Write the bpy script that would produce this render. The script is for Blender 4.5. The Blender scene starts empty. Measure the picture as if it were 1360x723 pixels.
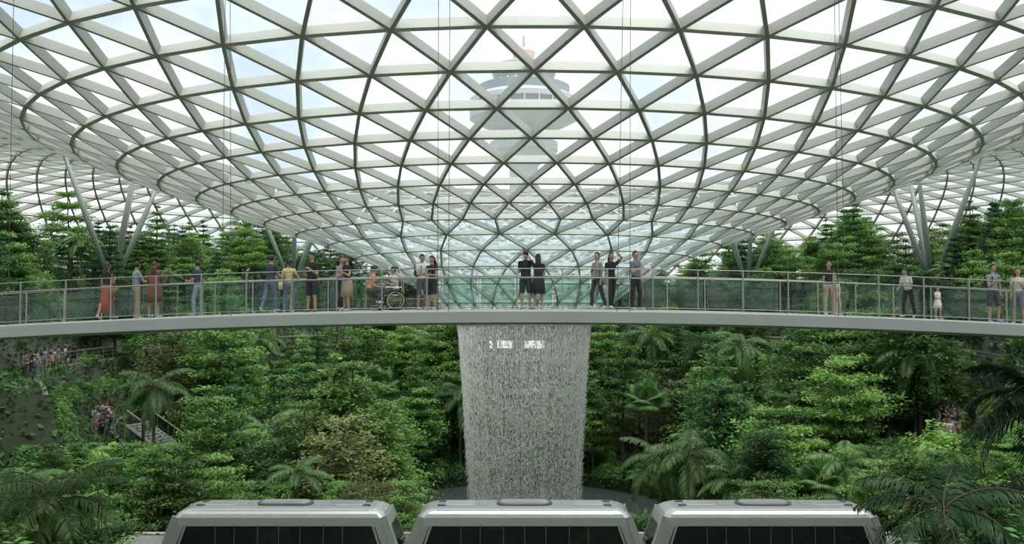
import bpy, math, random
import numpy as np
from mathutils import Vector, Matrix
rng=np.random.default_rng(7); random.seed(7)
CX,CY=1.0,74.0
D2R=math.pi/180
COL=bpy.context.scene.collection
# ------------------------------------------------------------------ helpers
class MB:
    def __init__(s): s.v=[];s.f=[];s.m=[];s.sh=[];s.n=0
    def add(s,v,f,m=0,shade=0.5):
        v=np.asarray(v,float).reshape(-1,3)
        f=np.asarray(f,int)
        if f.ndim==1: f=f.reshape(1,-1)
        s.v.append(v); s.f.append(f+s.n)
        s.m.append(np.full(len(f),m) if np.isscalar(m) else np.asarray(m))
        s.sh.append(np.full(len(v),shade) if np.isscalar(shade) else np.asarray(shade))
        s.n+=len(v)
    def mesh(s,name,mats,smooth=False,shade=False):
        me=bpy.data.meshes.new(name)
        V=np.concatenate(s.v); me.vertices.add(len(V)); me.vertices.foreach_set('co',V.astype(np.float32).ravel())
        L=np.concatenate([f.ravel() for f in s.f]); tot=np.concatenate([np.full(len(f),f.shape[1]) for f in s.f])
        me.loops.add(len(L)); me.loops.foreach_set('vertex_index',L.astype(np.int32))
        st=np.concatenate([[0],np.cumsum(tot)[:-1]])
        me.polygons.add(len(tot)); me.polygons.foreach_set('loop_start',st.astype(np.int32))
        for m in mats: me.materials.append(m)
        me.polygons.foreach_set('material_index',np.concatenate(s.m).astype(np.int32))
        me.polygons.foreach_set('use_smooth',np.full(len(tot),bool(smooth)))
        me.update(calc_edges=True)
        if shade:
            a=me.attributes.new('shade','FLOAT','POINT'); a.data.foreach_set('value',np.concatenate(s.sh).astype(np.float32))
        return me
    def obj(s,name,mats,smooth=False,shade=False,parent=None):
        return mkobj(name,s.mesh(name,mats,smooth,shade),parent)
def mkobj(name,me,parent=None,loc=None,rz=0,sc=None):
    o=bpy.data.objects.new(name,me); COL.objects.link(o)
    if parent: o.parent=parent
    if loc is not None: o.location=loc
    o.rotation_euler=(0,0,rz)
    if sc is not None: o.scale=sc if hasattr(sc,'__len__') else (sc,)*3
    return o
def empty(name,loc=(0,0,0)):
    o=bpy.data.objects.new(name,None); o.location=loc; COL.objects.link(o); return o
def nrm(v):
    v=np.asarray(v,float); return v/(np.linalg.norm(v,axis=-1,keepdims=True)+1e-9)
BOXF=np.array([[0,3,2,1],[4,5,6,7],[0,1,5,4],[1,2,6,5],[2,3,7,6],[3,0,4,7]])
def box(mb,c,s,m=0,rz=0,shade=.5):
    x,y,z=[k/2 for k in s]
    v=np.array([[-x,-y,-z],[x,-y,-z],[x,y,-z],[-x,y,-z],[-x,-y,z],[x,-y,z],[x,y,z],[-x,y,z]])
    if rz:
        c_,s_=math.cos(rz),math.sin(rz); v=v@np.array([[c_,s_,0],[-s_,c_,0],[0,0,1]])
    mb.add(v+np.array(c),BOXF,m,shade)
def beams(mb,A,B,N,w,d,m=0):
    A=np.asarray(A,float);B=np.asarray(B,float);N=np.asarray(N,float)
    t=nrm(B-A); s=nrm(np.cross(t,N)); n=np.cross(s,t)
    w=np.broadcast_to(np.asarray(w,float),(len(A),))[:,None]/2; d=np.broadcast_to(np.asarray(d,float),(len(A),))[:,None]/2
    vs=[A-s*w-n*d,A+s*w-n*d,A+s*w+n*d,A-s*w+n*d,B-s*w-n*d,B+s*w-n*d,B+s*w+n*d,B-s*w+n*d]
    V=np.stack(vs,1).reshape(-1,3)
    F=(BOXF[None]+(np.arange(len(A))*8)[:,None,None]).reshape(-1,4)
    mb.add(V,F,m)
def tube(mb,pts,rad,n=8,m=0,shade=.5,caps=True):
    pts=np.asarray(pts,float); k=len(pts); rad=np.broadcast_to(np.asarray(rad,float),(k,))
    t=np.gradient(pts,axis=0); t=nrm(t)
    ref=np.array([0,0,1.]) if abs(t[0][2])<.9 else np.array([1.,0,0])
    u=nrm(np.cross(t,ref)); w=np.cross(t,u)
    a=np.arange(n)*2*math.pi/n
    V=(pts[:,None]+rad[:,None,None]*(np.cos(a)[None,:,None]*u[:,None]+np.sin(a)[None,:,None]*w[:,None])).reshape(-1,3)
    i=np.arange(k-1)[:,None]*n; j=np.arange(n)[None]; j2=(j+1)%n
    F=np.stack([i+j,i+j2,i+n+j2,i+n+j],-1).reshape(-1,4)
    mb.add(V,F,m,shade)
    if caps:
        b=mb.n-len(V)
        mb.f.append(np.array([list(range(b+n-1,b-1,-1))])); mb.m.append(np.array([m]))
        mb.f.append(np.array([list(range(b+(k-1)*n,b+k*n))])); mb.m.append(np.array([m]))
def revolve(mb,prof,c,n=48,mats=None,m=0):
    p=np.asarray(prof,float); k=len(p); a=np.arange(n)*2*math.pi/n
    V=np.stack([c[0]+p[:,0:1]*np.cos(a),c[1]+p[:,0:1]*np.sin(a),np.repeat(c[2]+p[:,1:2],n,1)],-1).reshape(-1,3)
    i=np.arange(k-1)[:,None]*n; j=np.arange(n)[None]; j2=(j+1)%n
    F=np.stack([i+j,i+j2,i+n+j2,i+n+j],-1).reshape(-1,4)
    mm=m if mats is None else np.repeat(np.array(mats),n)
    mb.add(V,F,mm)
# ------------------------------------------------------------------ materials
def newmat(name):
    m=bpy.data.materials.new(name); m.use_nodes=True; nt=m.node_tree; nt.nodes.clear()
    out=nt.nodes.new('ShaderNodeOutputMaterial'); return m,nt,out
def N(nt,t,**k):
    n=nt.nodes.new(t)
    for a,b in k.items(): setattr(n,a,b)
    return n
def pmat(name,c,rough=.6,metal=0,var=.12,scale=3.,bump=0.,emis=None):
    m,nt,out=newmat(name); b=N(nt,'ShaderNodeBsdfPrincipled')
    tc=N(nt,'ShaderNodeTexCoord'); no=N(nt,'ShaderNodeTexNoise'); no.inputs['Scale'].default_value=scale; no.inputs['Detail'].default_value=5
    nt.links.new(tc.outputs['Object'],no.inputs['Vector'])
    mix=N(nt,'ShaderNodeMix',data_type='RGBA'); nt.links.new(no.outputs['Fac'],mix.inputs['Factor'])
    mix.inputs['A'].default_value=(*[max(0,k*(1-var*2)) for k in c],1); mix.inputs['B'].default_value=(*[min(1,k*(1+var*2)) for k in c],1)
    nt.links.new(mix.outputs['Result'],b.inputs['Base Color'])
    b.inputs['Roughness'].default_value=rough; b.inputs['Metallic'].default_value=metal
    if bump:
        bp=N(nt,'ShaderNodeBump'); bp.inputs['Strength'].default_value=bump; nt.links.new(no.outputs['Fac'],bp.inputs['Height']); nt.links.new(bp.outputs['Normal'],b.inputs['Normal'])
    if emis:
        b.inputs['Emission Color'].default_value=(*c,1); b.inputs['Emission Strength'].default_value=emis
    nt.links.new(b.outputs[0],out.inputs[0]); return m
def glassmat(name,tint,haze,hazecol,gloss=.06,speck=0,scale=3):
    m,nt,out=newmat(name)
    t=N(nt,'ShaderNodeBsdfTransparent'); t.inputs[0].default_value=(*tint,1)
    d=N(nt,'ShaderNodeBsdfTranslucent'); d.inputs[0].default_value=(*hazecol,1)
    g=N(nt,'ShaderNodeBsdfGlossy'); g.inputs['Roughness'].default_value=.05; g.inputs[0].default_value=(.9,.95,.95,1)
    m1=N(nt,'ShaderNodeMixShader'); m2=N(nt,'ShaderNodeMixShader'); m2.inputs[0].default_value=gloss
    m1.inputs[0].default_value=haze
    if speck:
        tc=N(nt,'ShaderNodeTexCoord'); no=N(nt,'ShaderNodeTexNoise'); no.inputs['Scale'].default_value=scale; no.inputs['Detail'].default_value=6
        mr=N(nt,'ShaderNodeMapRange'); mr.inputs[1].default_value=.35; mr.inputs[2].default_value=.68; mr.inputs[3].default_value=max(0,haze-speck); mr.inputs[4].default_value=min(1,haze+speck)
        nt.links.new(tc.outputs['Object'],no.inputs['Vector']); nt.links.new(no.outputs['Fac'],mr.inputs[0]); nt.links.new(mr.outputs[0],m1.inputs[0])
    nt.links.new(t.outputs[0],m1.inputs[1]); nt.links.new(d.outputs[0],m1.inputs[2])
    nt.links.new(m1.outputs[0],m2.inputs[1]); nt.links.new(g.outputs[0],m2.inputs[2]); nt.links.new(m2.outputs[0],out.inputs[0]); return m
def leafmat(name,dark,light,alt,transl=.3):
    m,nt,out=newmat(name)
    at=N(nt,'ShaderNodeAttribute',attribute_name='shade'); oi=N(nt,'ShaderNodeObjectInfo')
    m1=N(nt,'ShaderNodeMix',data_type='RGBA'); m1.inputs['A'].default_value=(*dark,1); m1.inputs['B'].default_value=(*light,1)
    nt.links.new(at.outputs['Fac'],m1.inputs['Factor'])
    m2=N(nt,'ShaderNodeMix',data_type='RGBA'); m2.inputs['B'].default_value=(*alt,1)
    mp=N(nt,'ShaderNodeMath',operation='MULTIPLY'); mp.inputs[1].default_value=.6
    nt.links.new(oi.outputs['Random'],mp.inputs[0]); nt.links.new(mp.outputs[0],m2.inputs['Factor']); nt.links.new(m1.outputs['Result'],m2.inputs['A'])
    hs=N(nt,'ShaderNodeHueSaturation'); mr=N(nt,'ShaderNodeMapRange'); 
    wn=N(nt,'ShaderNodeTexWhiteNoise',noise_dimensions='1D'); nt.links.new(oi.outputs['Random'],wn.inputs['W'])
    nt.links.new(wn.outputs['Value'],mr.inputs[0]); mr.inputs[3].default_value=.85; mr.inputs[4].default_value=2.25
    nt.links.new(mr.outputs[0],hs.inputs['Value']); nt.links.new(m2.outputs['Result'],hs.inputs['Color']); hs.inputs['Saturation'].default_value=.93
    p=N(nt,'ShaderNodeBsdfPrincipled'); p.inputs['Roughness'].default_value=.5; p.inputs['Specular IOR Level'].default_value=.35
    tr=N(nt,'ShaderNodeBsdfTranslucent'); mx=N(nt,'ShaderNodeMixShader'); mx.inputs[0].default_value=transl
    nt.links.new(hs.outputs[0],p.inputs['Base Color']); nt.links.new(hs.outputs[0],tr.inputs[0])
    nt.links.new(p.outputs[0],mx.inputs[1]); nt.links.new(tr.outputs[0],mx.inputs[2]); nt.links.new(mx.outputs[0],out.inputs[0]); return m
M={}
M['steel']=pmat('painted_steel',(.45,.46,.425),.5,0,.06,.3)
M['steel_ring']=pmat('painted_steel_ring',(.64,.65,.61),.5,0,.05,.3)
M['column']=pmat('column_steel',(.34,.38,.37),.45,0,.05,.5)
M['glass']=glassmat('roof_glass',(.88,.91,.91),.09,(.75,.8,.8),.04)
M['wet']=glassmat('wet_roof_glass',(.76,.84,.86),.36,(.62,.71,.73),.04,.26,2.2)
M['conc']=pmat('terrace_concrete',(.23,.235,.215),.85,0,.25,.6,.2)
M['soil']=pmat('planting_soil',(.03,.045,.02),.95,0,.3,.8,.3)
M['outer']=pmat('outside_ground',(.3,.33,.28),.9,0,.1,.05)
M['bridge']=pmat('bridge_fascia',(.38,.405,.385),.5,0,.05,.7)
M['deck']=pmat('bridge_deck',(.32,.32,.30),.6,0,.06,2)
M['inox']=pmat('stainless',(.42,.43,.41),.35,.8,.05,5)
M['dkmetal']=pmat('dark_metal',(.12,.125,.12),.45,.4,.1,5)
M['rglass']=glassmat('balustrade_glass',(.66,.80,.72),.015,(.5,.62,.55),.05)
M['bark']=pmat('bark',(.14,.11,.08),.9,0,.25,8,.3)
M['leafA']=leafmat('leaf_mid',(.030,.09,.020),(.16,.31,.066),(.23,.35,.08))
M['leafB']=leafmat('leaf_deep',(.018,.062,.02),(.075,.195,.05),(.13,.26,.06))
M['leafC']=leafmat('leaf_olive',(.06,.09,.03),(.16,.22,.075),(.22,.22,.09))
M['leafP']=leafmat('leaf_palm',(.05,.11,.03),(.17,.27,.08),(.10,.22,.07))
M['leafN']=leafmat('leaf_pine',(.015,.055,.03),(.05,.13,.055),(.03,.09,.05))
M['leafD']=leafmat('leaf_dark_palm',(.008,.03,.010),(.035,.085,.025),(.02,.05,.02),.15)
m,nt,out=newmat('falling_water'); _d=N(nt,'ShaderNodeBsdfDiffuse'); _d.inputs[0].default_value=(.98,.97,.95,1); _t=N(nt,'ShaderNodeBsdfTranslucent'); _t.inputs[0].default_value=(.98,.97,.95,1); _g=N(nt,'ShaderNodeBsdfGlossy'); _g.inputs['Roughness'].default_value=.25
_m1=N(nt,'ShaderNodeMixShader'); _m1.inputs[0].default_value=.5; _m2=N(nt,'ShaderNodeMixShader'); _m2.inputs[0].default_value=.15
nt.links.new(_d.outputs[0],_m1.inputs[1]); nt.links.new(_t.outputs[0],_m1.inputs[2]); nt.links.new(_m1.outputs[0],_m2.inputs[1]); nt.links.new(_g.outputs[0],_m2.inputs[2]); nt.links.new(_m2.outputs[0],out.inputs[0]); M['water']=m
m,nt,out=newmat('water_spray'); tc=N(nt,'ShaderNodeTexCoord'); mp=N(nt,'ShaderNodeMapping'); mp.inputs['Scale'].default_value=(5,5,.5); no=N(nt,'ShaderNodeTexNoise'); no.inputs['Scale'].default_value=1.; no.inputs['Detail'].default_value=8; no.inputs['Roughness'].default_value=.75
mr=N(nt,'ShaderNodeMapRange'); mr.inputs[1].default_value=.42; mr.inputs[2].default_value=.70; mr.inputs[3].default_value=.02; mr.inputs[4].default_value=.30
_t=N(nt,'ShaderNodeBsdfTransparent'); _d=N(nt,'ShaderNodeBsdfTranslucent'); _d.inputs[0].default_value=(.95,.94,.92,1); _e=N(nt,'ShaderNodeBsdfDiffuse'); _e.inputs[0].default_value=(.95,.94,.92,1); _m1=N(nt,'ShaderNodeMixShader'); _m2=N(nt,'ShaderNodeMixShader')
for a,b in ((tc.outputs['Object'],mp.inputs[0]),(mp.outputs[0],no.inputs['Vector']),(no.outputs['Fac'],mr.inputs[0]),(mr.outputs[0],_m2.inputs[0]),(_d.outputs[0],_m1.inputs[1]),(_e.outputs[0],_m1.inputs[2]),(_t.outputs[0],_m2.inputs[1]),(_m1.outputs[0],_m2.inputs[2]),(_m2.outputs[0],out.inputs[0])): nt.links.new(a,b)
M['spray']=m
M['pool']=pmat('pool_water',(.08,.10,.09),.1,0,.1,2)
M['train']=pmat('train_silver',(.58,.60,.59),.28,.6,.04,2)
M['train2']=pmat('train_roof_grey',(.34,.36,.36),.45,.3,.06,2)
M['tglass']=pmat('train_window_glass',(.012,.016,.016),.06,0,.1,2)
M['rubber']=pmat('rubber',(.02,.02,.02),.8)
M['tower']=pmat('tower_concrete_hazed',(.48,.50,.52),.8,0,.05,.1)  # distance haze is put into the tower colours by lightening them
M['towerd']=pmat('tower_glazing_hazed',(.23,.27,.30),.5,0,.05,.1)  # glazing paled too, haze painted into its colour
M['towerr']=pmat('tower_cap_paint_hazed',(.60,.44,.38),.7,0,.05,.1)  # reddish cap, washed out in its colour to imitate haze
M['lit']=pmat('lit_shop_window',(1.,.97,.9),.5,0,.02,1,0,1.0)
M['white']=pmat('white_paint',(.55,.56,.53),.5)
# ------------------------------------------------------------------ world + light
w=bpy.data.worlds.new('sky'); bpy.context.scene.world=w; w.use_nodes=True; nt=w.node_tree; nt.nodes.clear()
out=N(nt,'ShaderNodeOutputWorld'); bg=N(nt,'ShaderNodeBackground'); tc=N(nt,'ShaderNodeTexCoord'); no=N(nt,'ShaderNodeTexNoise')
no.inputs['Scale'].default_value=4.5; no.inputs['Detail'].default_value=6; no.inputs['Roughness'].default_value=.55
cr=N(nt,'ShaderNodeValToRGB'); cr.color_ramp.elements[0].position=.38; cr.color_ramp.elements[0].color=(.56,.68,.78,1); cr.color_ramp.elements[1].position=.56; cr.color_ramp.elements[1].color=(.97,1.,.98,1)
nt.links.new(tc.outputs['Generated'],no.inputs['Vector']); nt.links.new(no.outputs['Fac'],cr.inputs[0]); nt.links.new(cr.outputs[0],bg.inputs[0]); bg.inputs[1].default_value=1.22
nt.links.new(bg.outputs[0],out.inputs[0])
sun=bpy.data.lights.new('sun','SUN'); sun.energy=3.2; sun.angle=30*D2R; sun.color=(1,.97,.90)
so=bpy.data.objects.new('sun',sun); so.rotation_euler=(18*D2R,12*D2R,0); so.location=(0,40,60); COL.objects.link(so)
# ------------------------------------------------------------------ roof shell
PR=np.array([[5.6,-1.7],[7.6,.1],[10,1.8],[12.5,3.1],[15.5,4.3],[18.5,5.3],[21,6.1],[23.5,6.95],[27.2,8.2],[30.9,9.5],[33.7,10.6],[37,11.9],[41,13.3],[46,14.7],[52,15.7],[58,15.8],[64,15],[70,13.3],[77,10],[84,5],[89,0],[93,-8]])
_m=np.gradient(PR[:,1],PR[:,0])
def shell_z(r):
    r=min(max(r,PR[0,0]),PR[-1,0]-1e-6); i=int(np.searchsorted(PR[:,0],r,'right')-1); i=min(i,len(PR)-2)
    x0,x1=PR[i,0],PR[i+1,0]; h=x1-x0; t=(r-x0)/h
    return (2*t**3-3*t*t+1)*PR[i,1]+(t**3-2*t*t+t)*h*_m[i]+(-2*t**3+3*t*t)*PR[i+1,1]+(t**3-t*t)*h*_m[i+1]
def sp(r,a): return np.array([CX+r*math.cos(a),CY+r*math.sin(a),shell_z(r)])
def snorm(r,a):
    s=(shell_z(r+.3)-shell_z(max(r-.3,5.6)))/.6
    return nrm(np.array([-s*math.cos(a),-s*math.sin(a),1]))
rings=[(5.8,28),(7.4,28),(9.3,28),(11.4,28),(13.7,28),(16.1,28),(18.5,56),(20.9,56),(23.3,56),(25.8,56),(28.4,56),(31.1,56),(33.9,56),(36.8,56),(39.9,56),(43.2,56),(46.6,56),(49.6,112),(52.4,112),(55.2,112),(58,112),(60.8,112),(63.6,112),(66.4,112),(69.2,112),(72,112),(74.8,112),(77.5,112),(80.1,112),(82.6,112),(84.9,112),(87,112),(88.9,112),(90.5,112),(92,112)]
off=0.0; nodes=[]; offs=[]
for k,(r,n) in enumerate(rings):
    if k>0:
        if n==rings[k-1][1]: off=0.5-off
        else: off=0.0
    offs.append(off)
    nodes.append([(sp(r,(i+off)*2*math.pi/n-math.pi/2),snorm(r,(i+off)*2*math.pi/n-math.pi/2)) for i in range(n)])
RA,RB,RN,DA,DB,DN=[],[],[],[],[],[]; tris=[];tv=[];tm=[]
def tri(a,b,c,k):
    i=len(tv); tv.extend([p[0]+p[1]*.24 for p in (a,b,c)]); tris.append((i,i+1,i+2)); tm.append(1 if rings[k][0]<18 else 0)
def dg(a,b): DA.append(a[0]);DB.append(b[0]);DN.append(a[1]+b[1])
for k,(r,n) in enumerate(rings):
    for i in range(n):
        a,b=nodes[k][i],nodes[k][(i+1)%n]; RA.append(a[0]);RB.append(b[0]);RN.append(a[1]+b[1])
    if k==len(rings)-1: break
    n2=rings[k+1][1]; O=nodes[k+1]; I=nodes[k]
    for i in range(n):
        if n2==n:
            l,rr=(i-1,i) if offs[k]==0 else (i,i+1)
            l%=n; rr%=n
            dg(I[i],O[l]); dg(I[i],O[rr]); tri(I[i],O[rr],O[l],k); tri(I[i],I[(i+1)%n],O[rr],k)
        else:
            c=2*i+(0 if offs[k]==0 else 1)
            for q in (c-1,c,c+1): dg(I[i],O[q%n2])
            tri(I[i],O[c%n2],O[(c-1)%n2],k); tri(I[i],O[(c+1)%n2],O[c%n2],k); tri(I[i],I[(i+1)%n],O[(c+1)%n2],k)
roof=empty('glass_dome_roof')
mb=MB(); rad=lambda P: np.hypot(np.array(P)[:,0]-CX,np.array(P)[:,1]-CY)
wr=np.interp(rad(RA),[6,16,30,50,92],[.12,.15,.23,.26,.26]); wd=np.interp(rad(DA),[6,16,30,50,92],[.09,.12,.18,.20,.20])
beams(mb,RA,RB,RN,wr,wr*2.0,1); beams(mb,DA,DB,DN,wd,wd*2.8,0)
mb.obj('steel_lattice',[M['steel'],M['steel_ring']],parent=roof)
mb=MB(); mb.add(np.array(tv),np.array(tris),np.array(tm)); mb.obj('glass_panels',[M['glass'],M['wet']],parent=roof)
mb=MB(); 
revolve(mb,[(5.5,-1.5),(5.95,-1.5),(5.95,-1.95),(5.5,-1.95),(5.5,-1.5)],(CX,CY,0),72); mb.obj('oculus_ring',[M['steel']],parent=roof)
# ------------------------------------------------------------------ terrain
EDG=[14,22,27,31,34,35.6,39,43,47,69.5,88]
HF=[-18,-17,-14,-11.5,-9,-7.4,-5.2,-3,-1,1,1]   # far / side heights
HN=[-18,-17,-16,-15.5,-15,-15,-15,-15,-15,-15,-1.75]
NK=len(EDG)
def blend(phi): 
    a=abs(phi); return min(1,max(0,(a-126)/18))
def hk(k,phi):
    t=blend(phi); t=t*t*(3-2*t); return HF[k]*(1-t)+HN[k]*t
def ground(x,y):
    r=math.hypot(x-CX,y-CY); phi=math.atan2(x-CX,y-CY)/D2R
    k=0
    while k<NK-1 and r>=EDG[k]: k+=1
    return hk(k,phi)
mb=MB(); nphi=180; ph=[-180+360*i/nphi for i in range(nphi)]
for k in range(NK):
    r0=0.01 if k==0 else EDG[k-1]; r1=EDG[k]
    V=[];
    for r in (r0,r1):
        for p in ph: V.append((CX+r*math.sin(p*D2R),CY+r*math.cos(p*D2R),hk(k,p)))
    F=[(i,nphi+i,nphi+(i+1)%nphi,(i+1)%nphi) for i in range(nphi)]
    mb.add(V,F,2 if k==0 else 0)
    if k<NK-1:   # wall with small coping
        cp=lambda p: 0.25*(1-min(1,max(0,(abs(p)-124)/4))) if k>0 else 0
        V=[]
        for kk in (k,k+1):
            for p in ph: V.append((CX+r1*math.sin(p*D2R),CY+r1*math.cos(p*D2R),hk(kk,p)+(cp(p) if kk==k+1 else 0)))
        mb.add(V,F,np.array([1 if abs(p)<127 and k>0 else 0 for p in ph]))
        V=[]
        for r in (r1,r1+.3):
            for p in ph: V.append((CX+r*math.sin(p*D2R),CY+r*math.cos(p*D2R),hk(k+1,p)+(cp(p) if cp(p)>0 else -.02)))
        mb.add(V,F,1 if k>0 else 0)
V=[]
for z,r in((1,88),(-10,88)):
    for p in ph: V.append((CX+r*math.sin(p*D2R),CY+r*math.cos(p*D2R),hk(NK-1,p) if z==1 else -10))
mb.add(V,F,1)
mb.obj('terraced_valley_floor',[M['soil'],M['conc'],M['pool']])
mb=MB(); mb.add([(-900,-900,-8.6),(900,-900,-8.6),(900,900,-8.6),(-900,900,-8.6),(-86,-12,-8.6),(88,-12,-8.6),(88,160,-8.6),(-86,160,-8.6)],[(0,1,5,4),(1,2,6,5),(2,3,7,6),(3,0,4,7)]); mb.obj('ground_outside',[M['outer']])
# terrace railings
mb=MB()
for k in (3,5,6,7,8):
    r=EDG[k]+.15; st=1.6/r/D2R; p=-126.
    last=None
    while p<126:
        z=hk(k+1,p)+.25; x,y=CX+r*math.sin(p*D2R),CY+r*math.cos(p*D2R)
        tube(mb,[(x,y,z),(x,y,z+1.0)],.03,4)
        if last is not None:
            for hh,rr in ((1.0,.045),(.7,.014),(.4,.014)):
                tube(mb,[(last[0],last[1],last[2]+hh),(x,y,z+hh)],rr,4,caps=False)
        last=(x,y,z); p+=st
mb.obj('terrace_railing',[M['inox']])
# facade behind waterfall
fac=empty('retail_facade'); mb=MB(); 
def arcwall(mb,r,p0,p1,z0,z1,th,m,n=16):
    V=[];F=[]
    for i in range(n+1):
        p=(p0+(p1-p0)*i/n)*D2R
        for rr in (r,r+th):
            for z in (z0,z1): V.append((CX+rr*math.sin(p),CY+rr*math.cos(p),z))
    for i in range(n):
        a=i*4;b=a+4
        F+= [(a,b,b+1,a+1),(a+2,a+3,b+3,b+2),(a+1,b+1,b+3,a+3),(a,a+2,b+2,b)]
    F+=[(0,1,3,2),(n*4,n*4+2,n*4+3,n*4+1)]
    mb.add(V,F,m)
arcwall(mb,28.5,-13,13,-17,-.5,.4,0)
for z in (-14.2,-10.4,-6.6,-2.8,-.4): arcwall(mb,27.2,-13.5,13.5,z-.25,z+.25,1.4,1)
for p in range(-12,13,6): arcwall(mb,28.1,p-.5,p+.5,-17,-.5,.5,1,1)
mb.obj('concrete_storeys',[M['dkmetal'],M['conc']],parent=fac)
mb=MB()
for p,z,wd_,h in ((-4.6,-5.0,2.6,.85),(3.6,-5.0,2.6,.85),(-8.5,-13,1.4,.8),(-5.5,-13,1.0,.8),(2.4,-12.9,.8,1.0)):
    dp=wd_/28.2/D2R/2; arcwall(mb,28.2,p-dp,p+dp,z-h/2,z+h/2,.2,0,3)
mb.obj('window_lit',[M['lit']],parent=fac)
# ------------------------------------------------------------------ columns
for p in (-74,-41,41,74):
    mb=MB(); r=41; b=np.array([CX+r*math.sin(p*D2R),CY+r*math.cos(p*D2R),ground(CX+r*math.sin(p*D2R),CY+r*math.cos(p*D2R))])
    tang=np.array([math.cos(p*D2R),-math.sin(p*D2R),0]); rd=np.array([math.sin(p*D2R),math.cos(p*D2R),0])
    mid=b.copy(); mid[2]=1.2
    tube(mb,[b,mid],[.5,.45],16)
    for tt,rr in ((-5,1.5),(5,1.5),(-1.6,-3.5),(2.4,-3.5)):
        e=b+tang*tt+rd*rr; rad_=math.hypot(e[0]-CX,e[1]-CY); e[2]=shell_z(rad_)
        tube(mb,[mid+(e-mid)*.0,mid+(e-mid)*.5,e],[.2,.27,.16],12)
    tube(mb,[mid-np.array([0,0,.4]),mid+np.array([0,0,.4])],[.55,.42],16)
    mb.obj('tree_column',[M['column']],smooth=True)
# ------------------------------------------------------------------ control tower
mb=MB()
prof=[(4.2,-10),(4.2,36),(4.2,42),(7,45),(10,46.5),(10,49),(7.5,50),(7.5,52),(12,54),(16,56),(16,57.6),(15.2,57.8),(15.2,60),(16,60.2),(16,61.6),(13.5,63),(13.5,65.5),(9,66.5),(8.6,67),(9.6,70.5),(9.6,71.5),(5,73),(3.2,73.2),(3.2,76),(2.2,77),(.5,77.5),(.3,81),(.05,81)]
pm=[0]*(len(prof)-1)
for i in (5,11,15,18): pm[i]=1
for i in (21,22,23,24): pm[i]=2
revolve(mb,prof,(3.5,260,-2.5),48,pm)
for a in range(0,360,15):
    a_=a*D2R; tube(mb,[(3.5+15.7*math.cos(a_),260+15.7*math.sin(a_),53.5),(3.5+15.7*math.cos(a_),260+15.7*math.sin(a_),59)],.3,5)
    tube(mb,[(3.5+13.9*math.cos(a_),260+13.9*math.sin(a_),58.5),(3.5+9.3*math.cos(a_),260+9.3*math.sin(a_),64.5)],.25,5)
mb.obj('control_tower',[M['tower'],M['towerd'],M['towerr']])
# ------------------------------------------------------------------ waterfall
wf=empty('waterfall')
nd=50000; nst=520
sa=rng.random(nst)*2*math.pi; sr=rng.normal(0,1,nst)
ix=rng.integers(0,nst,nd); free=rng.random(nd)<.55
ang=np.where(free,rng.random(nd)*2*math.pi,sa[ix]+rng.normal(0,.004,nd))
u=rng.random(nd)**1.35; z=-1.7-u*16.1
prf=lambda u: 5.6-1.2*np.clip(u,0,1)**.75
jit=np.where(free,rng.normal(0,1,nd),sr[ix]+rng.normal(0,.15,nd))
R=prf(u)+jit*(.03+.15*u); R=np.where(rng.random(nd)<.10,R-rng.random(nd)*1.2*u,R)
ln=(.07+rng.random(nd)**2*.34)*(1.2-.4*u); wd_=.014+rng.random(nd)**3*.036
P=np.stack([CX+R*np.cos(ang),CY+R*np.sin(ang),z],-1)
offv=np.array([[0,0,.5],[1,0,-.15],[-.5,.87,-.15],[-.5,-.87,-.15],[0,0,-.5]])
V=P[:,None]+offv[None]*np.stack([wd_,wd_,ln],-1)[:,None]
F=np.array([[0,1,2],[0,2,3],[0,3,1],[4,2,1],[4,3,2],[4,1,3]])
mb=MB(); mb.add(V.reshape(-1,3),(F[None]+(np.arange(nd)*5)[:,None,None]).reshape(-1,3)); mb.obj('droplets',[M['water']],parent=wf)
mb=MB(); revolve(mb,[(5.58-1.2*(q/12)**.75,-1.7-16.2*q/12) for q in range(13)],(CX,CY,0),96); mb.obj('spray_curtain',[M['spray']],smooth=True,parent=wf)
# ------------------------------------------------------------------ bridge
def dz(x): return -.25-.002*(x-.4)**2
br=empty('pedestrian_bridge'); mb=MB(); Y0,Y1=24.5,29.5
xs=np.linspace(-24,25,50); sec=[(Y0,0),(Y0-.04,-.04),(Y0-.04,-.34),(Y0+.1,-.40),(Y0+1.2,-.43),(Y1-1.2,-.43),(Y1-.1,-.40),(Y1+.04,-.34),(Y1+.04,-.05),(Y1,0)]
V=[(x,y,dz(x)+z) for x in xs for y,z in sec]; k=len(sec); F=[];mm=[]
for i in range(len(xs)-1):
    for j in range(k):
        j2=(j+1)%k; F.append((i*k+j,(i+1)*k+j,(i+1)*k+j2,i*k+j2)); mm.append(1 if j==k-1 else 0)
mb.add(V,F,np.array(mm)); mb.obj('deck_slab',[M['bridge'],M['deck']],parent=br)
mb=MB()
x=-23.6
while x<24.6:
    z=dz(x); box(mb,(x,Y0+.06,z+.56),(.028,.05,1.16)); box(mb,(x,Y1-.06,z+.52),(.035,.05,1.08)); x+=1.25
for yy,h,rr in ((Y0+.06,1.15,.014),(Y1-.06,1.08,.028),(Y0+.12,.90,.022),(Y0+.06,.08,.012)):
    tube(mb,[(x,yy,dz(x)+h) for x in xs],rr,8)
mb.obj('rails_and_posts',[M['inox']],parent=br,smooth=False)
mb=MB()
x=-23.6
while x<23.4:
    a,b=x+.06,x+1.19
    V=[(a,Y1-.06,dz(a)+.1),(b,Y1-.06,dz(b)+.1),(b,Y1-.06,dz(b)+1.0),(a,Y1-.06,dz(a)+1.0)]
    V+= [(p[0],p[1]+.015,p[2]) for p in V]; mb.add(V,BOXF); x+=1.25
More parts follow.
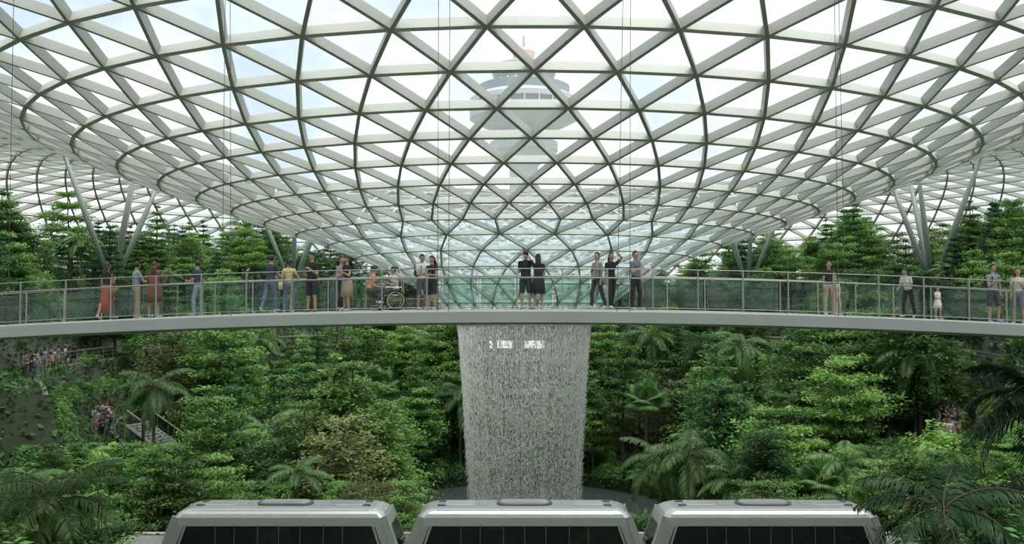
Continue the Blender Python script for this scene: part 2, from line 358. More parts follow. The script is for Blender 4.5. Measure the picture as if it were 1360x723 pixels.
mb.obj('glass_balustrade',[M['rglass']],parent=br)
mb=MB(); A=[];B=[]
for x in np.arange(-23.5,24,.07):
    for d in (-1,1):
        x2=x+d*.6; A.append((x,Y0+.06,dz(x)+.08)); B.append((x2,Y0+.06,dz(x2)+1.13))
beams(mb,A,B,[(0,1,0)]*len(A),.0022,.0022); mb.obj('wire_mesh',[M['dkmetal']],parent=br)
mb=MB()
for xb,dx in ((-13.9,0),(-8.0,0),(-7.75,-.2),(-2.05,0),(-1.75,.03),(2.9,.35),(3.25,.1),(9.0,0),(9.2,-.15),(14.6,.1)):
    for yy in (Y0-.02,):
        rr=math.hypot(xb+dx-CX,yy-CY); tube(mb,[(xb,yy,dz(xb)-.05),(xb+dx,yy,shell_z(rr))],.009,5)
mb.obj('suspension_cables',[M['dkmetal']],parent=br)
# ------------------------------------------------------------------ train
def car(x0):
    mb=MB(); 
    lv=[(.25,5.45,1.22,0),(.5,5.68,1.32,0),(1.15,5.74,1.36,0),(1.22,5.72,1.34,1),(2.42,5.26,1.27,1),(2.58,5.18,1.25,0),(2.80,5.05,1.22,0),(2.96,4.92,1.15,0),(3.07,4.72,1.05,0),(3.15,4.45,.92,2),(3.2,4.05,.75,2)]
    def outline(L,W):
        c=.32; pts=[]
        xsI=[-L+c,-L+.75,-3.0,-1.0,1.0,3.0,L-.75,L-c]
        ysI=[-W+c,-.3,.3,W-c]
        pts+=[(x,-W) for x in xsI]
        pts+=[(L-c+c*math.sin(a),-W+c-c*math.cos(a)) for a in (.5,1.05)]
        pts+=[(L,y) for y in ysI]
        pts+=[(L-c+c*math.cos(a),W-c+c*math.sin(a)) for a in (.5,1.05)]
        pts+=[(x,W) for x in xsI[::-1]]
        pts+=[(-L+c-c*math.sin(a),W-c+c*math.cos(a)) for a in (.5,1.05)]
        pts+=[(-L,y) for y in ysI[::-1]]
        pts+=[(-L+c-c*math.cos(a),-W+c-c*math.sin(a)) for a in (.5,1.05)]
        return pts
    V=[];n=None
    for z,L,W,_ in lv:
        o=outline(L,W); n=len(o); V+=[(x,y,z) for x,y in o]
    F=[];mm=[]
    glassj=set(range(1,6))|{10,11,12}|set(range(17,22))|{26,27,28}
    for i in range(len(lv)-1):
        for j in range(n):
            F.append((i*n+j,i*n+(j+1)%n,(i+1)*n+(j+1)%n,(i+1)*n+j))
            lab=lv[i][3]
            if lab==1 and i==3: mm.append(1 if j in glassj else 0)
            elif i==4 : mm.append(0)
            else: mm.append(lab if lab!=1 else 0)
    mb.add(V,F,np.array(mm))
    mb.f.append(np.array([list(range((len(lv)-1)*n,len(lv)*n))])); mb.m.append(np.array([2]))
    mb.f.append(np.array([list(range(n-1,-1,-1))])); mb.m.append(np.array([3]))
    for s in (-1,1):
        for x in (-3,-2.1,-1,1,2.1,3,0): 
            A=np.array([[x,s*1.345,1.2]]);B=np.array([[x,s*1.275,2.45]]); beams(mb,A,B,[(0,s,0)],.04,.02,3)
        for xx in (-1,1):
            A=np.array([[xx*5.60,s*1.32,.9]]);B=np.array([[xx*4.92,s*1.17,2.85]]); beams(mb,A,B,[(0,s,.2)],.30,.16,0)
            A=np.array([[xx*4.85,s*1.345,1.2]]);B=np.array([[xx*4.4,s*1.26,2.5]]); beams(mb,A,B,[(0,s,0)],.1,.05,0)
        tube(mb,[(-4.2,s*1.0,3.09),(4.2,s*1.0,3.09)],.045,6,0)
    def rbox(cx,L,W,h,m,r=.25,z=3.18):
        pts=[]
        for sx,sy,a0 in ((1,1,0),(-1,1,90),(-1,-1,180),(1,-1,270)):
            for a in (0,30,60,90): pts.append((cx+sx*(L-r)+r*math.cos((a0+a)*D2R),sy*(W-r)+r*math.sin((a0+a)*D2R)))
        k=len(pts); V=[(x,y,z) for x,y in pts]+[(x,y,z+h*.7) for x,y in pts]+[(cx+(x-cx)*.95,y*.93,z+h) for x,y in pts]
        F=[(q*k+i,q*k+(i+1)%k,(q+1)*k+(i+1)%k,(q+1)*k+i) for q in (0,1) for i in range(k)]
        mb.add(V,F,m); mb.f.append(np.array([list(range(mb.n-k,mb.n))])); mb.m.append(np.array([m]))
    rbox(0,1.35,.5,.12,3,.4); rbox(0,1.2,.36,.16,2,.3)
    rbox(-3.1,.75,.5,.07,0,.2); rbox(3.1,.75,.5,.07,0,.2); rbox(-2.0,.22,.45,.05,2,.1); rbox(2.0,.22,.45,.05,2,.1)
    for s in (-1,1): 
        box(mb,(s*4.0,.42,3.20),(.35,.2,.1),3); box(mb,(s*4.0,-.42,3.20),(.35,.2,.1),3)
        tube(mb,[(s*5.3,0,.8),(s*5.80,0,.8)],.12,8,3)
        for cx in (-3.6,3.6):
            tube(mb,[(cx,s*.8,0),(cx,s*1.1,0)],.42,20,4)
    box(mb,(0,0,.2),(9.5,1.5,.3),3)
    o=mb.obj('train_car',[M['train'],M['tglass'],M['train2'],M['dkmetal'],M['rubber']]); o.location=(x0,43.5,-13.05)
for x0 in (-11.0,.6,12.2): car(x0)
gw=MB()
box(gw,(0,43.5,-13.85),(64,3.6,.75)); 
for s in (-1,1): box(gw,(0,43.5+s*1.95,-12.75),(64,.15,1.7))
tube(gw,[(-32,45.45,-11.8),(32,45.45,-11.8)],.07,6)
for x in (-24,-12,0,12,24): tube(gw,[(x,43.5,-15.9),(x,43.5,-14.2)],.7,16)
gw.obj('train_guideway',[M['white']])
# ------------------------------------------------------------------ plants
def leaves(mb,P,size,asp,m=1,up=1.,jit=.6,sh=None,seed=0,dirv=None):
    g=np.random.default_rng(seed); n=len(P)
    nr=nrm(np.array([0,0,up])+g.normal(0,jit,(n,3)))
    d=g.normal(0,1,(n,3)) if dirv is None else dirv+g.normal(0,.5,(n,3))
    d=nrm(d-nr*(d*nr).sum(1,keepdims=True)); s=np.cross(nr,d)
    L=size*(.6+.8*g.random(n))[:,None]; W=L*asp
    V=np.stack([P-d*L*.5,P+s*W*.5-d*L*.05,P+d*L*.5,P-s*W*.5-d*L*.05],1).reshape(-1,3)
    F=(np.array([[0,1,2,3]])+(np.arange(n)*4)[:,None])
    if sh is None: sh=g.random(n)
    mb.add(V,F,m,np.repeat(np.clip(sh,0,1),4))
def broadleaf(name,seed,H,R,n,th=.25,tiers=9,shape='cone',leaf=(.26,.5),mat='leafA',flat=.12,nb=6,gap=1.):
    g=np.random.default_rng(seed); mb=MB()
    zz=np.linspace(0,H*.97,8); ox=np.cumsum(g.normal(0,.08,8)); oy=np.cumsum(g.normal(0,.08,8)); ox[0]=oy[0]=0
    tube(mb,np.stack([ox,oy,zz],-1),np.linspace(.15,.03,8)*H/9,7,0)
    S=[];E=[]
    for t in range(tiers):
        u=t/(tiers-1)
        if shape=='cone': pr=(1-u)**.75*.92+.10
        elif shape=='column': pr=math.sin(math.pi*(.12+.8*u))**.5
        elif shape=='umbrella': pr=(.35+.65*math.sin(math.pi*min(1,.1+u*.75)))*(1-.45*u**4)
        else: pr=math.sin(math.pi*(.14+.74*u))**.7
        z0=H*(th+(1-th)*u*.96)
        a0=g.random()*6.28
        for b in range(nb):
            a=a0+b*2*math.pi/nb+g.normal(0,.25); L=R*pr*(.6+.6*g.random())
            bx=np.interp(z0,zz,ox);by=np.interp(z0,zz,oy)
            s=np.array([bx,by,z0-.12*L]); e=np.array([bx+L*math.cos(a),by+L*math.sin(a),z0+L*g.uniform(-.08,.22)])
            mid=(s+e)/2+np.array([0,0,L*.08]); tube(mb,[s,mid,e],[.05*H/9,.03*H/9,.012],4,0,caps=False); S.append(s);E.append(e)
    S=np.array(S);E=np.array(E); L=np.linalg.norm(E-S,axis=1); p=(L+.25)**1.4; p/=p.sum()
    ix=g.choice(len(S),n,p=p); t=(g.random(n)**.6)*1.06
    base=S[ix]+(E[ix]-S[ix])*t[:,None]; LL=L[ix][:,None]
    o=g.normal(0,1,(n,3))*np.concatenate([LL*.13+.10,LL*.13+.10,np.full((n,1),flat*.8)+LL*.02],1)
    P=base+o; P[:,2]-= (o[:,0]**2+o[:,1]**2)*.25
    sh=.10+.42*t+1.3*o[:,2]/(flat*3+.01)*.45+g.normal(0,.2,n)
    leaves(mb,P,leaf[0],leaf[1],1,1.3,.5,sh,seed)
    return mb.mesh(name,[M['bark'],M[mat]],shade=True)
def pinnate(mb,base,az,L,elev,droop,nl,ll,g,wid=.045,sh0=.4):
    d=np.array([math.cos(az),math.sin(az),0]); k=9; t=np.linspace(0,1,k)
    e=elev-droop*t; dl=L/(k-1); pts=[np.array(base,float)]
    for i in range(1,k): pts.append(pts[-1]+dl*(d*math.cos(e[i])+np.array([0,0,math.sin(e[i])])))
    pts=np.array(pts); tube(mb,pts,np.linspace(.025,.006,k)*L/2.2,4,0,caps=False)
    tt=np.linspace(.12,1,nl); B=np.stack([np.interp(tt,t,pts[:,i]) for i in range(3)],-1)
    side=np.array([-d[1],d[0],0]); prof=np.sin(math.pi*(.15+.8*tt))**.6
    tg=nrm(np.stack([np.interp(tt,t,np.gradient(pts[:,i])) for i in range(3)],-1))
    for s in (-1,1):
        dirv=nrm(s*side*.9+tg*.55+np.array([0,0,-.25])+g.normal(0,.08,(nl,3))); le=(ll*prof*(.9+.2*g.random(nl)))[:,None]
        mid=B+dirv*le*.55; tip=B+dirv*le+np.array([0,0,-1])*le*.28; wv=tg*wid*L/2.2
        V=np.stack([B-wv*.3,mid-wv,tip,mid+wv],1).reshape(-1,3)
        mb.add(V,np.array([[0,1,2,3]])+(np.arange(nl)*4)[:,None],1,np.repeat(np.clip(sh0+g.normal(0,.2,nl),0,1),4))
def palm(name,seed,H,L,nf,nl=26,ll=.6,mat='leafP',trunk=.12,sh0=.5,elev=(1.25,-.25),wid=.045):
    g=np.random.default_rng(seed); mb=MB(); k=7; zz=np.linspace(0,H,k); ox=np.linspace(0,g.normal(0,.25),k)**1
    tube(mb,np.stack([ox,ox*.4,zz],-1),np.linspace(trunk,trunk*.65,k),8,0)
    for i in range(nf):
        u=i/nf; az=i*2.399+g.normal(0,.15)
        pinnate(mb,(ox[-1],ox[-1]*.4,H-.1*u),az,L*(.8+.3*g.random()),elev[0]+(elev[1]-elev[0])*u+g.normal(0,.1),1.3+.5*g.random(),nl,ll,g,wid,sh0)
    return mb.mesh(name,[M['bark'],M[mat]],shade=True)
def fanpalm(name,seed,H,L,nf,mat='leafP'):
    g=np.random.default_rng(seed); mb=MB(); tube(mb,[(0,0,0),(.05,0,H/2),(0,0,H)],[.16,.12,.1],8,0)
    for i in range(nf):
        u=i/nf; az=i*2.399; el=1.3-1.7*u+g.normal(0,.12); d=np.array([math.cos(az)*math.cos(el),math.sin(az)*math.cos(el),math.sin(el)])
        b=np.array([0,0,H-.05]); c=b+d*L*.5; tube(mb,[b,c],[.02,.012],4,0,caps=False)
        side=nrm(np.cross(d,[0,0,1.])); upv=np.cross(side,d)
        a=np.linspace(-1.9,1.9,22); tip=c+(np.cos(a)[:,None]*d+np.sin(a)[:,None]*side)*L*.55*(1-.12*np.abs(a)[:,None]/1.9)
        tip[:,2]-=.12*L+.1*L*np.abs(a)/1.9; mid=c+(tip-c)*.5+upv*.03+np.array([0,0,.05*L]); wv=np.cross(nrm(tip-c),upv)*.05*L
        V=np.stack([np.repeat(c[None],22,0),mid-wv,tip,mid+wv],1).reshape(-1,3)
        mb.add(V,np.array([[0,1,2,3]])+(np.arange(22)*4)[:,None],1,np.repeat(np.clip(.5+g.normal(0,.2,22),0,1),4))
    return mb.mesh(name,[M['bark'],M[mat]],shade=True)
def pine(name,seed,H,R,n):
    g=np.random.default_rng(seed); mb=MB(); tube(mb,[(0,0,0),(0,0,H*.5),(0,0,H)],[.16,.1,.02],7,0)
    P=[];Dv=[]
    T=15
    for t in range(T):
        u=t/T; z0=H*(.12+.86*u); L=R*(1-u)**.85+.15
        for b in range(7):
            a=b*2*math.pi/7+t*.5+g.normal(0,.08); d=np.array([math.cos(a),math.sin(a),.18])
            s=np.array([0,0,z0]); tube(mb,[s,s+d*L],[.03,.008],4,0,caps=False)
            m_=int(n*(L/R)/ (T*7)*1.9)+6; tt=g.random(m_)**.7; P.append(s+d*L*tt[:,None]+g.normal(0,1,(m_,3))*np.array([.11,.11,.06])*(.6+L*.35)); Dv.append(np.repeat(d[None],m_,0))
    P=np.concatenate(P);Dv=np.concatenate(Dv); leaves(mb,P,.22,.3,1,.9,.6,None,seed,Dv)
    return mb.mesh(name,[M['bark'],M['leafN']],shade=True)
def shrub(name,seed,H,R,n,leaf,mat):
    g=np.random.default_rng(seed); mb=MB()
    for i in range(7):
        a=i*.9; tube(mb,[(0,0,0),(R*.3*math.cos(a),R*.3*math.sin(a),H*.35),(R*.7*math.cos(a),R*.7*math.sin(a),H*.75)],[.04,.025,.01],4,0,caps=False)
    v=nrm(g.normal(0,1,(n,3))); v[:,2]=np.abs(v[:,2]); rr=(.55+.5*g.random(n)**.5)*(1+.18*np.sin(v[:,0]*7+seed)+.18*np.cos(v[:,1]*8))
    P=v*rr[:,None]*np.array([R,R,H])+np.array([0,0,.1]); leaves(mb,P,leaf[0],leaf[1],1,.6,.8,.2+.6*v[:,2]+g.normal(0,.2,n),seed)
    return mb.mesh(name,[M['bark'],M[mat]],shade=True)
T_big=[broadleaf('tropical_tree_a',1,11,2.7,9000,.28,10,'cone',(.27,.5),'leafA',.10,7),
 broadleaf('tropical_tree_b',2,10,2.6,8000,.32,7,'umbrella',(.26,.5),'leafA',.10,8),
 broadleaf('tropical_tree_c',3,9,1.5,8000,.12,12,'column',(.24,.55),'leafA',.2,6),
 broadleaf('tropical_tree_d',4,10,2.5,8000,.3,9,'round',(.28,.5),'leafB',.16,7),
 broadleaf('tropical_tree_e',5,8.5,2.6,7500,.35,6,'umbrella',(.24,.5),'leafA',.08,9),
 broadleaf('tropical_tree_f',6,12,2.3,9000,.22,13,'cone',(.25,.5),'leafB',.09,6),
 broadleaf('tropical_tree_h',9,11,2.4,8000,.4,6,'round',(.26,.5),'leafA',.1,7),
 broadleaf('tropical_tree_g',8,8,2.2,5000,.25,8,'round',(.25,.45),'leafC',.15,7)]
T_pick=T_big[:7]*2+T_big[7:]
T_palm=[palm('feather_palm_a',11,5.5,2.6,17,30,.6),palm('feather_palm_b',12,7,2.4,15,30,.55),fanpalm('fan_palm_a',13,6,1.9,22)]
T_fern=[palm('tree_fern_a',21,1.6,2.2,16,28,.5,'leafA',.1,.7,(.9,0)),palm('tree_fern_b',22,.5,1.8,14,24,.5,'leafA',.1,.7,(1.1,.1))]
T_pine=[pine('norfolk_pine_a',31,9,2.0,7000),pine('norfolk_pine_b',32,7.5,1.8,6000)]
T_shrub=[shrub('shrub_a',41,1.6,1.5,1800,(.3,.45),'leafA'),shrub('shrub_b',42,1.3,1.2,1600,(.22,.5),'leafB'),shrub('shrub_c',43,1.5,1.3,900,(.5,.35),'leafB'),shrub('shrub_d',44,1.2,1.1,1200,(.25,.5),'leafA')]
forest=empty('tropical_forest_trees'); under=empty('understorey_plants'); upper=empty('canopy_park_trees')
def place(me,x,y,s,par,name,sz=1.):
    o=mkobj(name,me,par,(x,y,ground(x,y)-.05),random.random()*6.28,(s,s,s*sz)); return o
HH={}
for me in T_big+T_palm+T_fern+T_pine+T_shrub:
    a=np.empty(len(me.vertices)*3,dtype=np.float32); me.vertices.foreach_get('co',a); HH[me.name]=a[2::3].max()
def maxtop(x,y,phi,r):
    """tallest plant top allowed so views of the waterfall, train and crowds stay open"""
    m=99
    if abs(x-CX)<7.8 and y<75: m=min(m,-.242*y)
    ra=x/max(y,1)
    if y<60 and abs(ra)<.36: m=min(m,-.17*y if y<51 else -.10*y)
    elif y<60: m=min(m,-.16*y)
    if -.58<ra<-.40 and y<70: m=min(m,-.155*y)
    if .44<ra<.58 and y<58: m=min(m,-.165*y)
    if -.41<ra<-.34 and y<62: m=min(m,-.15*y)
    return m
def walkway(phi,r): return (-126<phi<-90 and 31<r<38.5) or (106<phi<128 and 31<r<35.6)
for k in range(1,9):
    r0,r1=EDG[k-1]+.6,EDG[k]-.5
    if k==5: continue
    area=math.pi*(r1*r1-r0*r0)*310/360; nT=int(area/(7.5 if k<4 else 8))
    for i in range(nT):
        r=math.sqrt(random.uniform(r0*r0,r1*r1)); phi=random.uniform(-155,155)
        x,y=CX+r*math.sin(phi*D2R),CY+r*math.cos(phi*D2R)
        if y<47.5: continue
        if abs(x)/y>.72 or walkway(phi,r): continue
        if abs(phi)<15 and 24<r<31: continue
        if abs(phi)<12 and r<27: continue
        q=random.random()
        me=random.choice(T_pick) if q<.78 else random.choice(T_palm) if q<.92 else random.choice(T_fern)
        s=random.uniform(.7,1.25) if k<4 else random.uniform(.55,.9)
        if me in T_palm: s*=1.15
        z=ground(x,y); mt=maxtop(x,y,phi,r); need=(mt-z)/HH[me.name]
        if need<s:
            if need<.3: continue
            s=need
        place(me,x,y,s,forest,'forest_tree')
for k in range(1,10):
    r0,r1=EDG[k-1]+.5,min(EDG[k],56)-.3
    if k==5: r0,r1=34.5,35.2
    area=math.pi*(r1*r1-r0*r0)*320/360; nT=int(area/((3.2 if k<3 else 5 if k!=5 else .5) if k<9 else 12))
    for i in range(nT):
        r=math.sqrt(random.uniform(r0*r0,r1*r1)); phi=random.uniform(-160,160)
        x,y=CX+r*math.sin(phi*D2R),CY+r*math.cos(phi*D2R)
        if y<47 or abs(x)/y>.72: continue
        if abs(phi)<15 and 24<r<31: continue
        if walkway(phi,r) and k!=5: continue
        me=random.choice(T_shrub+T_shrub+T_fern[1:]) if k!=5 else random.choice(T_shrub); s=random.uniform(.6,1.2)
        if k==5: s=random.uniform(.4,.75)
        elif (-.58<x/y<-.40 and y<70) or abs(x-CX)<7.8: s=min(s,(maxtop(x,y,phi,r)-ground(x,y))/HH[me.name])
        if s<.2: continue
        place(me,x,y,s,under,'understorey_plant')
# near valley floor, both sides of the train
for i in range(330):
    x=random.uniform(-34,34); y=random.uniform(20,56)
    if 40.5<y<46.8: continue
    if abs(x)/y>.75: continue
    if math.hypot(x-CX,y-CY)<16: continue
    if math.hypot(x-CX,y-CY)<47 and abs(math.atan2(x-CX,y-CY)/D2R)<140: continue
    z=ground(x,y); ra=x/y
    lim=-.285*y if abs(ra)<.48 else -.215*y
    if y>47: lim=(-.242*y if abs(x-CX)<6.5 else -.20*y) if abs(ra)<.36 else -.175*y
    h=lim-z
    if h<.7: continue
    me=random.choice(T_big if h>3.5 else T_shrub+T_fern); s=min(h/HH[me.name],1.1 if h<3.5 else .95)
    place(me,x,y,s,forest if h>3.5 else under,'forest_tree' if h>3.5 else 'understorey_plant')
# planting that covers the sloping shoulders beside the train
for i in range(800):
    sgn=random.choice((-1,-1,1)); phi=sgn*random.uniform(124,150); r=random.uniform(23,50); x,y=CX+r*math.sin(phi*D2R),CY+r*math.cos(phi*D2R)
    if y<47.3 and y>40: continue
    if y<40 and abs(x)<17: continue
    if abs(x)/y>.72 or y<24: continue
    me=random.choice(T_shrub+T_shrub+T_fern+T_big[3:5]); s=random.uniform(.7,1.5) if me in T_shrub else random.uniform(.35,.5) if me in T_big else 1.
    z=ground(x,y); mt=(-.158*y) if y>46 else -.2*y
    s=min(s,(mt-z)/HH[me.name])
    if s<.2: continue
    place(me,x,y,s,under,'understorey_plant')
# upper canopy park trees
for i in range(370):
    r=random.uniform(47.8,70); phi=random.uniform(-120,120); x,y=CX+r*math.sin(phi*D2R),CY+r*math.cos(phi*D2R)
    if abs(x)/y>.7: continue
    a=abs(phi); q=random.random()
    if a<28: s=random.uniform(.3,.5)
    else: s=random.uniform(.55,1.0)
    me=random.choice(T_pick) if q<.80 else random.choice(T_pine) if q<.90 else random.choice(T_palm)
    if me in T_pine and a>28: s=random.uniform(.75,1.1)
    place(me,x,y,s,upper,'park_tree')
for i in range(260):
    r=random.uniform(47.4,49.5); phi=random.uniform(-115,115); x,y=CX+r*math.sin(phi*D2R),CY+r*math.cos(phi*D2R)
    place(random.choice(T_shrub),x,y,random.uniform(.7,1.3),under,'understorey_plant')
# feature specimens
def spec(name,me,x,y,s,z=None):
    o=mkobj(name,me,None,(x,y,(ground(x,y)-.05) if z is None else z),random.random()*6,s); return o
for x,y,s in ((-22.9,57,1.1),(-17.2,90,1.15),(-20.5,92,1.1),(-26,96,1.0),(-12.5,91,.9)): spec('feather_palm',T_palm[0],x,y,s)
for x,y,s in ((-24,58,.9),(21.5,66,1.0),(-15,78,1.25),(-12,74,1.1)): spec('fan_palm',T_palm[2],x,y,s)
for x,y,s in ((41,82,1.05),(36,92,1.05),(47,86,1.0),(50,92,1.1),(-40,88,1.0),(-33,99,1.0)): spec('norfolk_pine',T_pine[0],x,y,s)
for x,y,s in ((10,66,1.1),(-8.2,60,.9),(24.5,70,1.2),(19,62,1.)): spec('tree_fern',T_fern[0],x,y,s)
pal_dark=palm('areca_palm',51,9.2,2.6,13,34,.75,'leafD',.09,.25,(1.3,.1),.03)
pal_dark2=palm('areca_palm_tall',52,12.0,2.9,16,36,.8,'leafD',.09,.15,(1.3,-.2),.03)
pal_sago=palm('cycad_palm',53,8.3,2.3,26,34,.6,'leafP',.14,.7,(1.4,-.3),.03)
spec('areca_palm',pal_dark,12.0,25,1,-15.0); spec('areca_palm',pal_dark,14.6,27,.97,-15.0); spec('areca_palm',pal_dark2,15.7,26.5,1,-15.0); spec('areca_palm',pal_dark,16.6,25,1.,-15)
spec('cycad_palm',pal_sago,-14.3,28,1.05,-15.); spec('cycad_palm',pal_sago,-17,30,1.0,-15.)
for x,y,s in ((-15.9,26,.86),(-17.5,33,.85),(-20,36,.82),(-16.3,30,.8),(17.2,33,.78),(18.5,36,.82),(19.5,38,.85),(15.2,26,.7),(-18.8,39,.72),(-21.5,39.5,.8),(-23.8,38,.85),(-16,33.5,.68),(20.8,39,.72),(23.5,39,.8)): spec('rainforest_tree',T_big[4 if s>.74 else 1],x,y,s,-15)
# wall vines and ground cover
g=rng; mb=MB(); P=[];Dn=[]
for k in range(0,9):
    r=EDG[k]-.08; n=int(6200*(r/35))
    phi=g.uniform(-150,150,n) if k else g.uniform(-180,180,n)
    if k: phi=phi[~((np.abs(phi)>88)&(np.abs(phi)<125)&(g.random(n)<.5))]; n=len(phi)
    h0=np.array([hk(k,p) for p in phi]); h1=np.array([hk(k+1,p)+.3 for p in phi])
    cov=(np.sin(phi*.35+k)+np.sin(phi*.83+k*2)+np.sin(phi*1.9))*.3+.75
    u=g.random(n)**1.3*np.clip(cov,0.05,1); z=h1-(h1-h0)*u
    P.append(np.stack([CX+(r-.12*g.random(n))*np.sin(phi*D2R),CY+(r-.12*g.random(n))*np.cos(phi*D2R),z],-1))
P=np.concatenate(P); leaves(mb,P,.36,.6,0,.3,.9,None,5); mb.obj('hanging_wall_vines',[M['leafB']],shade=True)
mb=MB(); n=90000; r=np.sqrt(g.uniform(14.5**2,60**2,n)); phi=g.uniform(-180,180,n)
x=CX+r*np.sin(phi*D2R); y=CY+r*np.cos(phi*D2R); ok=(y>18)&(np.abs(x)/y<.72)&~((np.abs(y-43.5)<2.4))
x,y=x[ok],y[ok]; zg=np.array([ground(a,b) for a,b in zip(x,y)]); leaves(mb,np.stack([x,y,zg+.1+.3*g.random(len(x))],-1),.42,.5,0,.8,.6,None,6); mb.obj('ground_cover',[M['leafB']],shade=True)
# staircase on left terraces
mb=MB()
a=np.array([-22.6,63.0,-11.4]); b=np.array([-27.2,64.6,-8.8])
n=16; d=(b-a); L=nrm(np.array([d[0],d[1],0])); sd=np.array([-L[1],L[0],0])
for i in range(n):
    c=a+d*(i+.5)/n; box(mb,tuple(c-np.array([0,0,.1])),(.42,1.9,.2),0,math.atan2(L[1],L[0]))
for s in (-1,1):
    tube(mb,[a+sd*s+np.array([0,0,1.]),b+sd*s+np.array([0,0,1.])],.05,6,1); tube(mb,[a+sd*s+np.array([0,0,-.1]),b+sd*s+np.array([0,0,-.1])],.14,6,0)
    for i in range(6):
        c=a+d*i/5+sd*s; tube(mb,[c,c+np.array([0,0,1.])],.03,5,1)
mb.obj('staircase',[M['conc'],M['inox']])
# ------------------------------------------------------------------ people
_cm={}
def cmat(c,kind='cloth',rough=.85):
    key=(tuple(c),kind)
    if key not in _cm: _cm[key]=pmat(kind+'_%d'%len(_cm),c,rough,0,.1,25,.05)
    return _cm[key]
def sph(n=10,k=12):
    V=[(0,0,1)];F=[]
    for i in range(1,n):
        for j in range(k): a=math.pi*i/n;b=2*math.pi*j/k; V.append((math.sin(a)*math.cos(b),math.sin(a)*math.sin(b),math.cos(a)))
    V.append((0,0,-1)); t=[];q=[]
    for j in range(k): t.append((0,1+j,1+(j+1)%k)); t.append((len(V)-1,1+(n-2)*k+(j+1)%k,1+(n-2)*k+j))
    for i in range(n-2):
        for j in range(k): q.append((1+i*k+j,1+(i+1)*k+j,1+(i+1)*k+(j+1)%k,1+i*k+(j+1)%k))
    return np.array(V),np.array(t),np.array(q)
SV,ST,SQ=sph()
def ell(mb,c,R3,rad,m=0):
    V=(SV*np.array(rad))@np.array(R3)+np.array(c); b=mb.n; mb.add(V,ST,m); mb.f.append(SQ+b); mb.m.append(np.full(len(SQ),m))
I3=np.eye(3)
def cap(mb,a,b,ra,rb,m=0):
    a=np.array(a,float);b=np.array(b,float); tube(mb,[a,a+(b-a)*.5,b],[ra,(ra+rb)/2,rb],12,m); ell(mb,a,I3,(ra,)*3,m); ell(mb,b,I3,(rb,)*3,m)
def loft(mb,cs,R,F,W,Dp,m=0,n=16):
    a=np.arange(n)*2*math.pi/n; V=[]
    for c,w_,d_ in zip(cs,W,Dp): V.append(np.array(c)+np.cos(a)[:,None]*w_*R+np.sin(a)[:,None]*d_*F)
    k=len(cs); V=np.concatenate(V); F_=[(i*n+j,i*n+(j+1)%n,(i+1)*n+(j+1)%n,(i+1)*n+j) for i in range(k-1) for j in range(n)]
    b=mb.n; mb.add(V,F_,m); mb.f.append(np.array([list(range(b+n-1,b-1,-1))])); mb.m.append(np.array([m])); mb.f.append(np.array([list(range(b+(k-1)*n,b+k*n))])); mb.m.append(np.array([m]))
ARM={'down':((.13,.02,-1),(.03,.18,-1)),'rail':((.12,.45,-.85),(-.15,.95,-.05)),'phone':((.08,.25,-1),(-.45,.75,.5)),'up':((.45,.25,.85),(-.65,.05,.75)),
 'hug':((.75,.25,-.35),(.35,.6,.35)),'hip':((.5,-.15,-.85),(-.55,.35,-.6)),'point':((.25,.8,.2),(.05,1,.35)),'carry':((.1,.15,-1),(-.1,.95,.05)),'cross':((.1,.35,-.9),(-.9,.45,.1)),'head':((.75,.1,.65),(-.8,.0,.55))}
LEG={'stand':(((.05,.0,-1),(.02,-.02,-1)),((.05,.0,-1),(.02,-.02,-1))),'relax':(((.07,.0,-1),(.03,-.02,-1)),((.1,.18,-1),(.02,-.08,-1))),
 'stride':(((.03,.33,-1),(.0,.05,-1)),((.03,-.22,-1),(.0,-.42,-1))),'sit':(((.12,1,-.08),(.02,.05,-1)),((.12,1,-.08),(.02,-.05,-1))),'crouch':(((.2,.85,.12),(.0,-.45,-.9)),((.2,.75,-.45),(.0,-.55,-.85)))}
BR=[]
